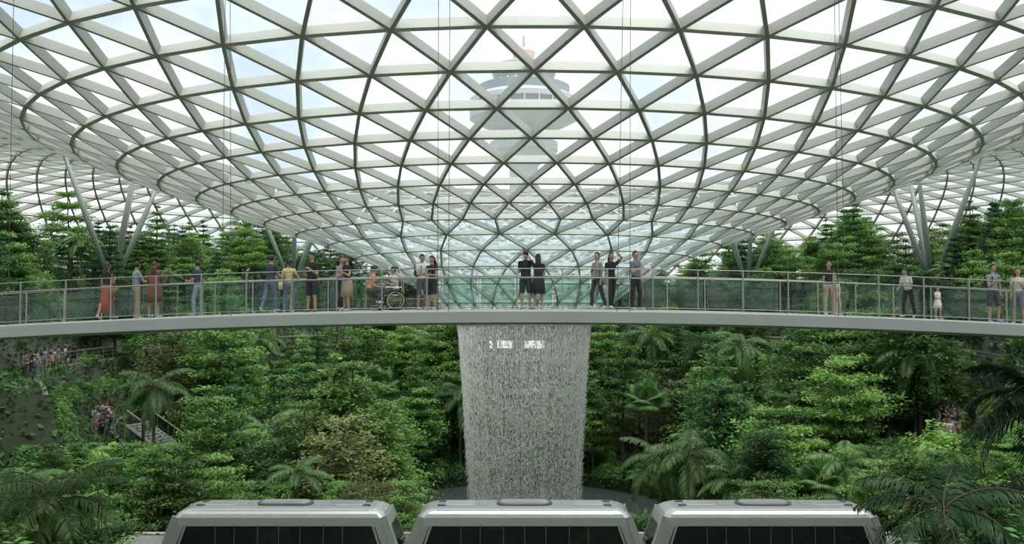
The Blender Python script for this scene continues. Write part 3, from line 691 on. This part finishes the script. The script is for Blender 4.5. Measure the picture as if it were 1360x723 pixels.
def person(name,x,y,yaw,H=1.7,fem=False,shirt=(.02,.02,.025),pants=(.05,.05,.06),skin=(.42,.26,.18),hair=(.015,.012,.01),legs='relax',aL='down',aR='down',
           shorts=False,dress=None,hairlen=0,sleeve=.5,lean=0.,ht=0.,hp=0.,shoe=(.5,.5,.5),bag=None,z=None,parent=None):
    body=MB(); ext=MB(); s_=H/1.7
    mats=[cmat(shirt),cmat(pants),cmat(skin,'skin',.55),cmat(hair,'hair',.5),cmat(shoe,'shoe',.6),cmat((.8,.8,.78),'eye',.3),cmat((.35,.12,.1),'lip',.5),cmat(dress[0] if dress else (.3,.3,.3)),cmat(bag[1] if bag else (.3,.3,.3),'bag')]
    l=lean; P0=np.array([0,0,.92]); R_=np.array([1.,0,0]); F_=np.array([0,-math.cos(l),-math.sin(l)]); U=np.array([0,-math.sin(l),math.cos(l)])
    T=lambda a,f,u: P0+R_*a+F_*f+U*u
    kx=.88 if fem else 1.
    st=[(-.12,.11,.095),(-.03,.168 if fem else .16,.118),(.06,.152,.112),(.16,.128 if fem else .148,.10),(.27,.148,.112 if not fem else .118),(.37,.172,.118),(.44,.165,.10),(.485,.11,.08),(.515,.062,.062),(.60,.053,.056)]
    loft(body,[T(0,.0 if u<.3 else .005,u) for u,_,_ in st],R_,F_,[w_*kx for _,w_,_ in st],[d for *_,d in st])
    if fem:
        for s in (-1,1): ell(body,T(s*.07,.085,.33),I3,(.058,.05,.055))
    bones=[]
    bones.append((T(-.07,0,-.06),T(.07,0,-.06),.10,1)); bones.append((T(-.07,0,-.01),T(.07,0,-.01),.10,1)); bones.append((T(-.05,0,.09),T(.05,0,.09),.10,0)); bones.append((T(0,0,.15),T(0,0,.38),.14,0)); bones.append((T(-.14*kx,0,.43),T(.14*kx,0,.43),.06,0)); bones.append((T(0,0,.53),T(0,0,.62),.055,2))
    # head
    ch,sh_=math.cos(ht),math.sin(ht); Fh=nrm(F_*0+np.array([sh_,-ch,-math.sin(hp)])); Rh=nrm(np.cross(Fh,[0,0,1.])) ; Uh=np.cross(Rh,Fh); RR=np.array([Rh,Fh,Uh])
    Hc=T(0,.02,.685); hT=lambda a,f,u: Hc+Rh*a+Fh*f+Uh*u
    ell(body,Hc,RR,(.075,.094,.113)); ell(body,hT(0,.028,-.06),RR,(.056,.06,.055)); ell(body,hT(0,.098,-.018),RR,(.013,.018,.024))
    for s in (-1,1): ell(body,hT(s*.078,-.005,-.01),RR,(.012,.02,.032))
    cap(body,T(0,0,.52),hT(0,-.01,-.05),.055,.052)
    bones.append((hT(0,0,-.05),hT(0,0,.05),.09,2))
    for s in (-1,1):
        ell(ext,hT(s*.031,.086,.004),RR,(.013,.007,.008),5); ell(ext,hT(s*.031,.091,.004),RR,(.006,.005,.006),3); ell(ext,hT(s*.032,.087,.026),RR,(.017,.006,.004),3)
    ell(ext,hT(0,.086,-.058),RR,(.022,.007,.008),6)
    # hair
    hv=SV*np.array([.088,.108,.120]); fr=(hv[:,1]>.02)&(hv[:,2]<.05); hv[fr,1]=.02+(hv[fr,1]-.02)*.35; low=hv[:,2]<-.06; hv[low]*=np.array([.85,.85,1]) 
    if not hairlen: hv[hv[:,2]<-.075,2]=-.075
    V=hv@RR+hT(0,-.014,.014); b=ext.n; ext.add(V,ST,3); ext.f.append(SQ+b); ext.m.append(np.full(len(SQ),3))
    if hairlen=='tie': ell(ext,hT(0,-.13,.03),RR,(.035,.045,.04),3); cap(ext,hT(0,-.14,.0),hT(0,-.15,-.16),.03,.012,3)
    elif hairlen:
        loft(ext,[hT(0,-.055,.03),hT(0,-.085,-.09),hT(0,-.105,-.09-hairlen*.5),hT(0,-.10,-.09-hairlen)],Rh,Fh,[.083,.092,.09,.06],[.05,.045,.04,.025],3,14)
    # arms
    for s,pr in ((-1,aL),(1,aR)):
        ua,fa=ARM[pr] if isinstance(pr,str) else pr
        cv=lambda v: nrm(R_*v[0]*s+F_*v[1]+U*v[2])
        ua,fa=cv(ua),cv(fa); S=T(s*.178*kx,0,.435); E=S+ua*.285; W=E+fa*.245; q=.9 if fem else 1.
        cap(body,T(s*.12*kx,0,.44),S,.055,.056*q); cap(body,S,E,.053*q,.04*q); cap(body,E,W,.041*q,.027*q)
        if sleeve>0:
            e2=S+ua*.285*min(sleeve,1.); cap(body,S,e2,.060*q,.054*q)
            if sleeve>1: cap(body,E,E+fa*.245*(sleeve-1),.048*q,.038*q)
        bones.append((S,S+ua*.285*min(1,max(.05,sleeve)),.057,0 if sleeve>0 else 2))
        if sleeve<1: bones.append((S+ua*.285*(sleeve+.12),E,.042,2)); bones.append((E,W,.034,2))
        elif sleeve>1: bones.append((E,E+fa*.245*(sleeve-1),.045,0)); bones.append((E+fa*.245*min(.98,sleeve-.9),W,.03,2))
        else: bones.append((E+fa*.03,W,.034,2))
        n_=-s*R_; n_=n_-fa*np.dot(n_,fa)
        if np.linalg.norm(n_)<.3: n_=-U-fa*np.dot(-U,fa)
        n_=nrm(n_); w_=np.cross(fa,n_)
        if np.dot(w_,F_)+.5*np.dot(w_,U)<0: w_=-w_
        Pm=W+fa*.05; ell(body,Pm,np.array([w_,n_,fa]),(.038*q,.018,.052)); bones.append((W+fa*.01,Pm+fa*.03,.03,2))
        for o_,L_ in ((.029,.068),(.010,.078),(-.010,.072),(-.028,.056)):
            p=W+fa*.085+w_*o_; pts=[p-fa*.02,p]; cur=.25
            for sg in (.42,.33,.25):
                d_=nrm(fa*math.cos(cur)+n_*math.sin(cur)); pts.append(pts[-1]+d_*L_*sg); cur+=.38
            tube(ext,pts,[.0095,.0095,.009,.008,.0065],6,2)
        p=W+fa*.025+w_*.028; d_=nrm(fa*.65+w_*.7+n_*.2); tube(ext,[p-d_*.015,p+d_*.02,p+d_*.042+fa*.004,p+d_*.05+fa*.018],[.013,.012,.0105,.008],6,2)
    # legs
    ank=[]
    for s,(td,cd) in zip((-1,1),LEG[legs]):
        cv=lambda v: nrm(np.array([v[0]*s,-v[1],v[2]]))
        td,cd=cv(td),cv(cd); Hj=P0+np.array([s*.088,0,-.04]); K=Hj+td*.425; A=K+cd*.405
        ext_=.0 if shorts or dress else .012
        cap(body,Hj,K,.088,.060+ext_*.5); cap(body,K,A,.055+ext_,.036+ext_*1.4); ell(body,K+(A-K)*.28-F_*.012,I3,(.052+ext_,.055+ext_,.10))
        if shorts: cap(body,Hj,Hj+td*.37,.098,.085)
        bare=shorts or dress
        bones.append((Hj,K-td*(.06 if bare else 0),.088,1)); bones.append((K,A-cd*.02,.05,2 if bare else 1))
        if shorts: bones.append((K-td*.03,K,.062,2))
        fd=nrm(np.array([s*.18,-1,0])); 
        if legs=='stride' and s==1: fd=nrm(np.array([0,-1,-.5]))
        sd=np.cross(fd,[0,0,1.]); uz=np.cross(sd,fd); ft=A+fd*.065-uz*.045
        loft(body,[A-fd*.055-uz*.045,A-fd*.03-uz*.04,A+fd*.06-uz*.045,A+fd*.14-uz*.055,A+fd*.19-uz*.06],sd,uz,[.03,.036,.044,.046,.028],[.03,.04,.036,.026,.016])
        bones.append((A-fd*.03-uz*.05,A+fd*.17-uz*.06,.035,4)); ank.append((A-fd*.055-uz*.08)[2]); ank.append((A+fd*.19-uz*.08)[2])
    if dress:
        c0,ln_,fl=dress[:3]; top=.36 if len(dress)>3 else .1
        us=[top,.1,0,-ln_*.5,-ln_]; ws=[.155,.14,.185,.20+fl*.5,.20+fl]; ds=[.125,.115,.14,.155+fl*.5,.16+fl]
        if top==.1: us=us[1:];ws=ws[1:];ds=ds[1:]
        cs=[T(0,0,u) if u>=0 else P0+np.array([0,0,u]) for u in us]; loft(ext,cs,R_,np.array([0,-1.,0]),ws,ds,7,20)
    if bag:
        if bag[0]=='backpack':
            ell(ext,T(0,-.19,.28),np.array([R_,F_,U]),(.145,.085,.21),8); ell(ext,T(0,-.26,.2),np.array([R_,F_,U]),(.11,.05,.1),8)
            for s in (-1,1): tube(ext,[T(s*.1,-.13,.44),T(s*.105,0,.50),T(s*.105,.12,.38),T(s*.11,.08,.16),T(s*.12,-.12,.12)],.017,6,8)
        else:
            s=bag[2]; c=T(s*.27,-.02,-.06); box(ext,tuple(c),(.12,.3,.27),8); tube(ext,[c+np.array([0,.1,.12]),T(s*.2,-.02,.44),T(s*.19,.03,.45),c+np.array([0,-.1,.12])],.012,6,8)
    # remesh body to one skin
    me=body.mesh('tmp',[]); o=bpy.data.objects.new('tmp',me); COL.objects.link(o)
    md=o.modifiers.new('r','REMESH'); md.mode='VOXEL'; md.voxel_size=.0135
    sm=o.modifiers.new('s','SMOOTH'); sm.factor=.5; sm.iterations=2
    dgp=bpy.context.evaluated_depsgraph_get(); dgp.update(); em=bpy.data.meshes.new_from_object(o.evaluated_get(dgp))
    nv=len(em.vertices); V=np.empty(nv*3,dtype=np.float32); em.vertices.foreach_get('co',V); V=V.reshape(-1,3).astype(float)
    tot=np.empty(len(em.polygons),dtype=np.int32); em.polygons.foreach_get('loop_total',tot)
    if len(tot)==0: raise RuntimeError('remesh failed')
    Fq=np.empty(len(em.loops),dtype=np.int32); em.loops.foreach_get('vertex_index',Fq)
    assert (tot==4).all()
    Fq=Fq.reshape(-1,4); bpy.data.objects.remove(o); bpy.data.meshes.remove(em); bpy.data.meshes.remove(me)
    C=V[Fq].mean(1); best=np.full(len(C),1e9); lab=np.zeros(len(C),int)
    for a,b,r,L_ in bones:
        d=b-a; t=np.clip(((C-a)@d)/(d@d+1e-9),0,1); dist=np.linalg.norm(C-a-t[:,None]*d,axis=1)-r
        k_=dist<best; best[k_]=dist[k_]; lab[k_]=L_
    fin=MB(); fin.add(V,Fq,lab); 
    ev=np.concatenate(ext.v); b=fin.n; fin.v.append(ev); fin.sh.append(np.zeros(len(ev))); fin.n+=len(ev)
    for f_,m_ in zip(ext.f,ext.m): fin.f.append(f_+b); fin.m.append(m_)
    lo=min(ank); cy,sy=math.cos(yaw),math.sin(yaw); Rz=np.array([[cy,sy,0],[-sy,cy,0],[0,0,1]])
    fin.v=[((v-np.array([0,0,lo]))*s_)@Rz for v in fin.v]
    me=fin.mesh(name,mats,smooth=True); 
    o=mkobj(name,me,parent,(x,y,dz(x) if z is None else z)); BR.append(me); return o
pi=math.pi
NV=(.03,.045,.075); BK=(.015,.015,.018); DN=(.13,.17,.23); GR=(.16,.19,.22)
person('woman',-12.42,27.2,pi*.9,1.68,True,BK,(.30,.09,.05),hairlen=.28,legs='stride',aL='phone',aR='down',dress=((.32,.10,.06),.75,.02),sleeve=.3,bag=('tote',(.25,.18,.1),-1))
person('man',-11.69,27.6,pi*.75,1.72,False,(.22,.27,.32),(.32,.27,.19),aL='rail',aR='down',legs='relax',ht=.5)
person('man',-11.36,28.4,pi*1.1,1.66,False,(.10,.11,.12),(.10,.10,.11),aL='cross',aR='cross')
person('woman',-10.98,27.2,pi*1.05,1.66,True,(.14,.055,.035),(.14,.055,.035),hair=(.06,.03,.02),hairlen=.32,dress=((.14,.055,.035),.45,.06,1),aL='rail',aR='phone',sleeve=1.0)
person('man',-9.97,28.2,pi*1.35,1.70,False,NV,(.25,.28,.32),aL='down',aR='carry',lean=.08,hp=.1)
person('man',-7.75,28.4,pi*.85,1.78,False,NV,DN,aL='rail',aR='rail',lean=.1,legs='stride')
person('woman',-6.94,27.6,pi*1.1,1.62,True,(.62,.50,.24),DN,hairlen='tie',aL='hip',aR='down',sleeve=.4,bag=('tote',(.6,.5,.3),1))
person('man',-6.0,26.6,-.25,1.74,False,BK,BK,shorts=True,aL='phone',aR='phone',hp=.5,legs='relax',shoe=(.1,.1,.1))
person('woman',-5.36,27.8,.9,1.64,True,(.25,.22,.22),BK,hairlen=.25,aL='phone',aR='down',legs='stride')
person('woman',-5.02,27.0,-.7,1.64,True,BK,(.33,.28,.2),hairlen=.3,aL='carry',aR='phone',hp=.35,sleeve=.3,dress=((.34,.29,.2),.5,.03))
person('woman',-4.3,26.8,1.9,1.6,True,(.55,.28,.18),(.06,.06,.07),hairlen='tie',legs='crouch',aL='carry',aR='rail',lean=.25,hp=.3,shoe=(.6,.6,.6))
person('man',-2.82,27.7,.8,1.68,False,(.62,.62,.60),(.10,.10,.11),shorts=True,aL='carry',aR='down',ht=-.5,hp=.3,bag=('backpack',(.05,.05,.06)))
person('woman',-2.43,27.0,-.5,1.6,True,BK,BK,shorts=True,hairlen=.25,aL='carry',aR='carry',sleeve=.3,hp=.3)
person('man',.42,27.0,pi*.95,1.74,False,BK,(.03,.03,.035),shorts=True,aR=((.1,.3,-.95),(-.5,.8,.2)),aL=((.5,.4,-.5),(.5,.5,.2)),legs='stand',shoe=(.4,.35,.3))
person('woman',.80,26.9,pi*1.08,1.64,True,BK,BK,hairlen=.35,aL='down',aR=((.4,.25,.85),(.75,.1,.25)),legs='stand',dress=(BK,.45,.03,1),ht=-.3)
person('woman',2.62,27.2,-.9,1.68,True,(.24,.25,.21),(.03,.03,.035),hairlen='tie',aL='hip',aR='down',legs='stride',sleeve=1.6,ht=.4)
person('woman',3.09,27.6,.3,1.70,True,BK,BK,hairlen=.3,aL='down',aR=((.4,.5,.6),(-.7,.3,.5)),legs='stride')
person('man',3.74,26.9,.75,1.74,False,(.13,.16,.19),BK,aL='phone',aR='down',legs='relax',ht=-.3)
person('woman',9.78,27.4,.25,1.62,True,BK,(.38,.32,.22),hairlen=.22,aL='down',aR='carry',sleeve=.3,bag=('tote',(.6,.55,.5),1))
person('child',10.2,27.8,.8,1.05,False,(.65,.55,.5),(.5,.4,.35),aL='down',aR='carry')
person('woman',12.15,27.2,-.9,1.5,True,(.65,.65,.63),BK,hairlen=.2,aL='rail',aR='carry',legs='stride',lean=.35,hp=.4)
person('girl',12.85,26.8,.4,.98,True,(.68,.66,.6),(.5,.5,.5),hairlen=.15,dress=((.68,.66,.6),.35,.05,1),aL='carry',aR='down')
person('man',14.75,27.2,.2,1.74,False,(.22,.26,.30),(.06,.06,.07),shorts=True,aL='phone',aR='down',bag=('backpack',(.03,.03,.035)),shoe=(.2,.3,.6))
person('woman',15.4,27.0,-.5,1.66,True,(.62,.52,.5),(.15,.16,.2),shorts=True,hairlen=.25,aL='down',aR='phone')
# wheelchair with sitting visitor
wx,wy=-3.62,27.3; wz=dz(wx); wc=MB()
for s in (-1,1):
    a=np.linspace(0,2*pi,25); tube(wc,np.stack([.0+.30*np.cos(a),np.full(25,s*.28),.30+.30*np.sin(a)],-1),.022,6,0,caps=False); tube(wc,np.stack([.0+.25*np.cos(a),np.full(25,s*.31),.30+.25*np.sin(a)],-1),.009,5,2,caps=False)
    for i in range(12): tube(wc,[(0,s*.28,.3),(.29*math.cos(i*pi/6),s*.28,.3+.29*math.sin(i*pi/6))],.004,4,1)
    tube(wc,np.stack([-.45+.09*np.cos(a),np.full(25,s*.22),.09+.09*np.sin(a)],-1),.018,5,0,caps=False); tube(wc,[(-.45,s*.22,.09),(-.4,s*.22,.3),(-.3,s*.22,.46)],.013,6,1)
    tube(wc,[(.2,s*.23,.3),(.2,s*.23,.95),(.33,s*.23,.98)],.014,6,1); tube(wc,[(.2,s*.23,.7),(-.25,s*.23,.7),(-.3,s*.23,.46),(.2,s*.23,.46)],.012,6,1); tube(wc,[(-.3,s*.2,.46),(-.5,s*.2,.16),(-.62,s*.2,.14)],.012,6,1)
box(wc,(-.05,0,.45),(.45,.44,.05),3); box(wc,(.2,0,.68),(.04,.44,.4),3); tube(wc,[(0,-.3,.3),(0,.3,.3)],.015,6,1); box(wc,(-.6,0,.13),(.16,.38,.02),1)
wo=wc.obj('wheelchair',[M['rubber'],M['inox'],pmat('wheel_rim_yellow',(.6,.6,.12),.4),pmat('wheelchair_green_fabric',(.05,.14,.06),.9)]); wo.location=(wx,wy,wz); wo.rotation_euler=(0,0,.25)
o=person('woman',wx+.05,wy,-pi/2+.25,1.58,True,(.6,.58,.55),(.05,.06,.07),hairlen='tie',legs='sit',aL='carry',aR='phone',lean=.1,hp=.4); o.location.z=wz+.08
# distant crowds on terraces (linked figures)
def crowd(name,pts):
    e=empty(name)
    for i,(x,y,rz) in enumerate(pts):
        me=BR[(i*5+2)%24]
        if me.name.startswith('child') or i%24==8: me=BR[1]
        mkobj('visitor',me,e,(x,y,ground(x,y)),rz)
def arcpts(r,p0,p1,n): 
    L=[]
    for i in range(n):
        p=p0+(p1-p0)*(i+random.uniform(-.4,.4))/n; rr=r+random.uniform(-.15,.6); L.append((CX+rr*math.sin(p*D2R),CY+rr*math.cos(p*D2R),random.uniform(0,6.28)))
    return L
crowd('visitor_crowd',arcpts(31.7,-123,-104,24)); crowd('visitor_crowd',arcpts(36.4,-115,-92,26)); crowd('visitor_crowd',arcpts(31.7,108,127,22)); crowd('visitor_crowd',arcpts(39.8,60,84,8))
# ------------------------------------------------------------------ camera
cam=bpy.data.cameras.new('camera'); co=bpy.data.objects.new('camera',cam); COL.objects.link(co)
cam.sensor_width=36; cam.lens=36*1178/1360; cam.clip_end=2000; cam.clip_start=.1
co.location=(0,0,0); co.rotation_euler=(pi/2+math.atan(38.5/1178),0,0)
bpy.context.scene.camera=co
vs=bpy.context.scene.view_settings; vs.view_transform='Standard'; vs.look='None'; vs.exposure=0.15; vs.gamma=1.0
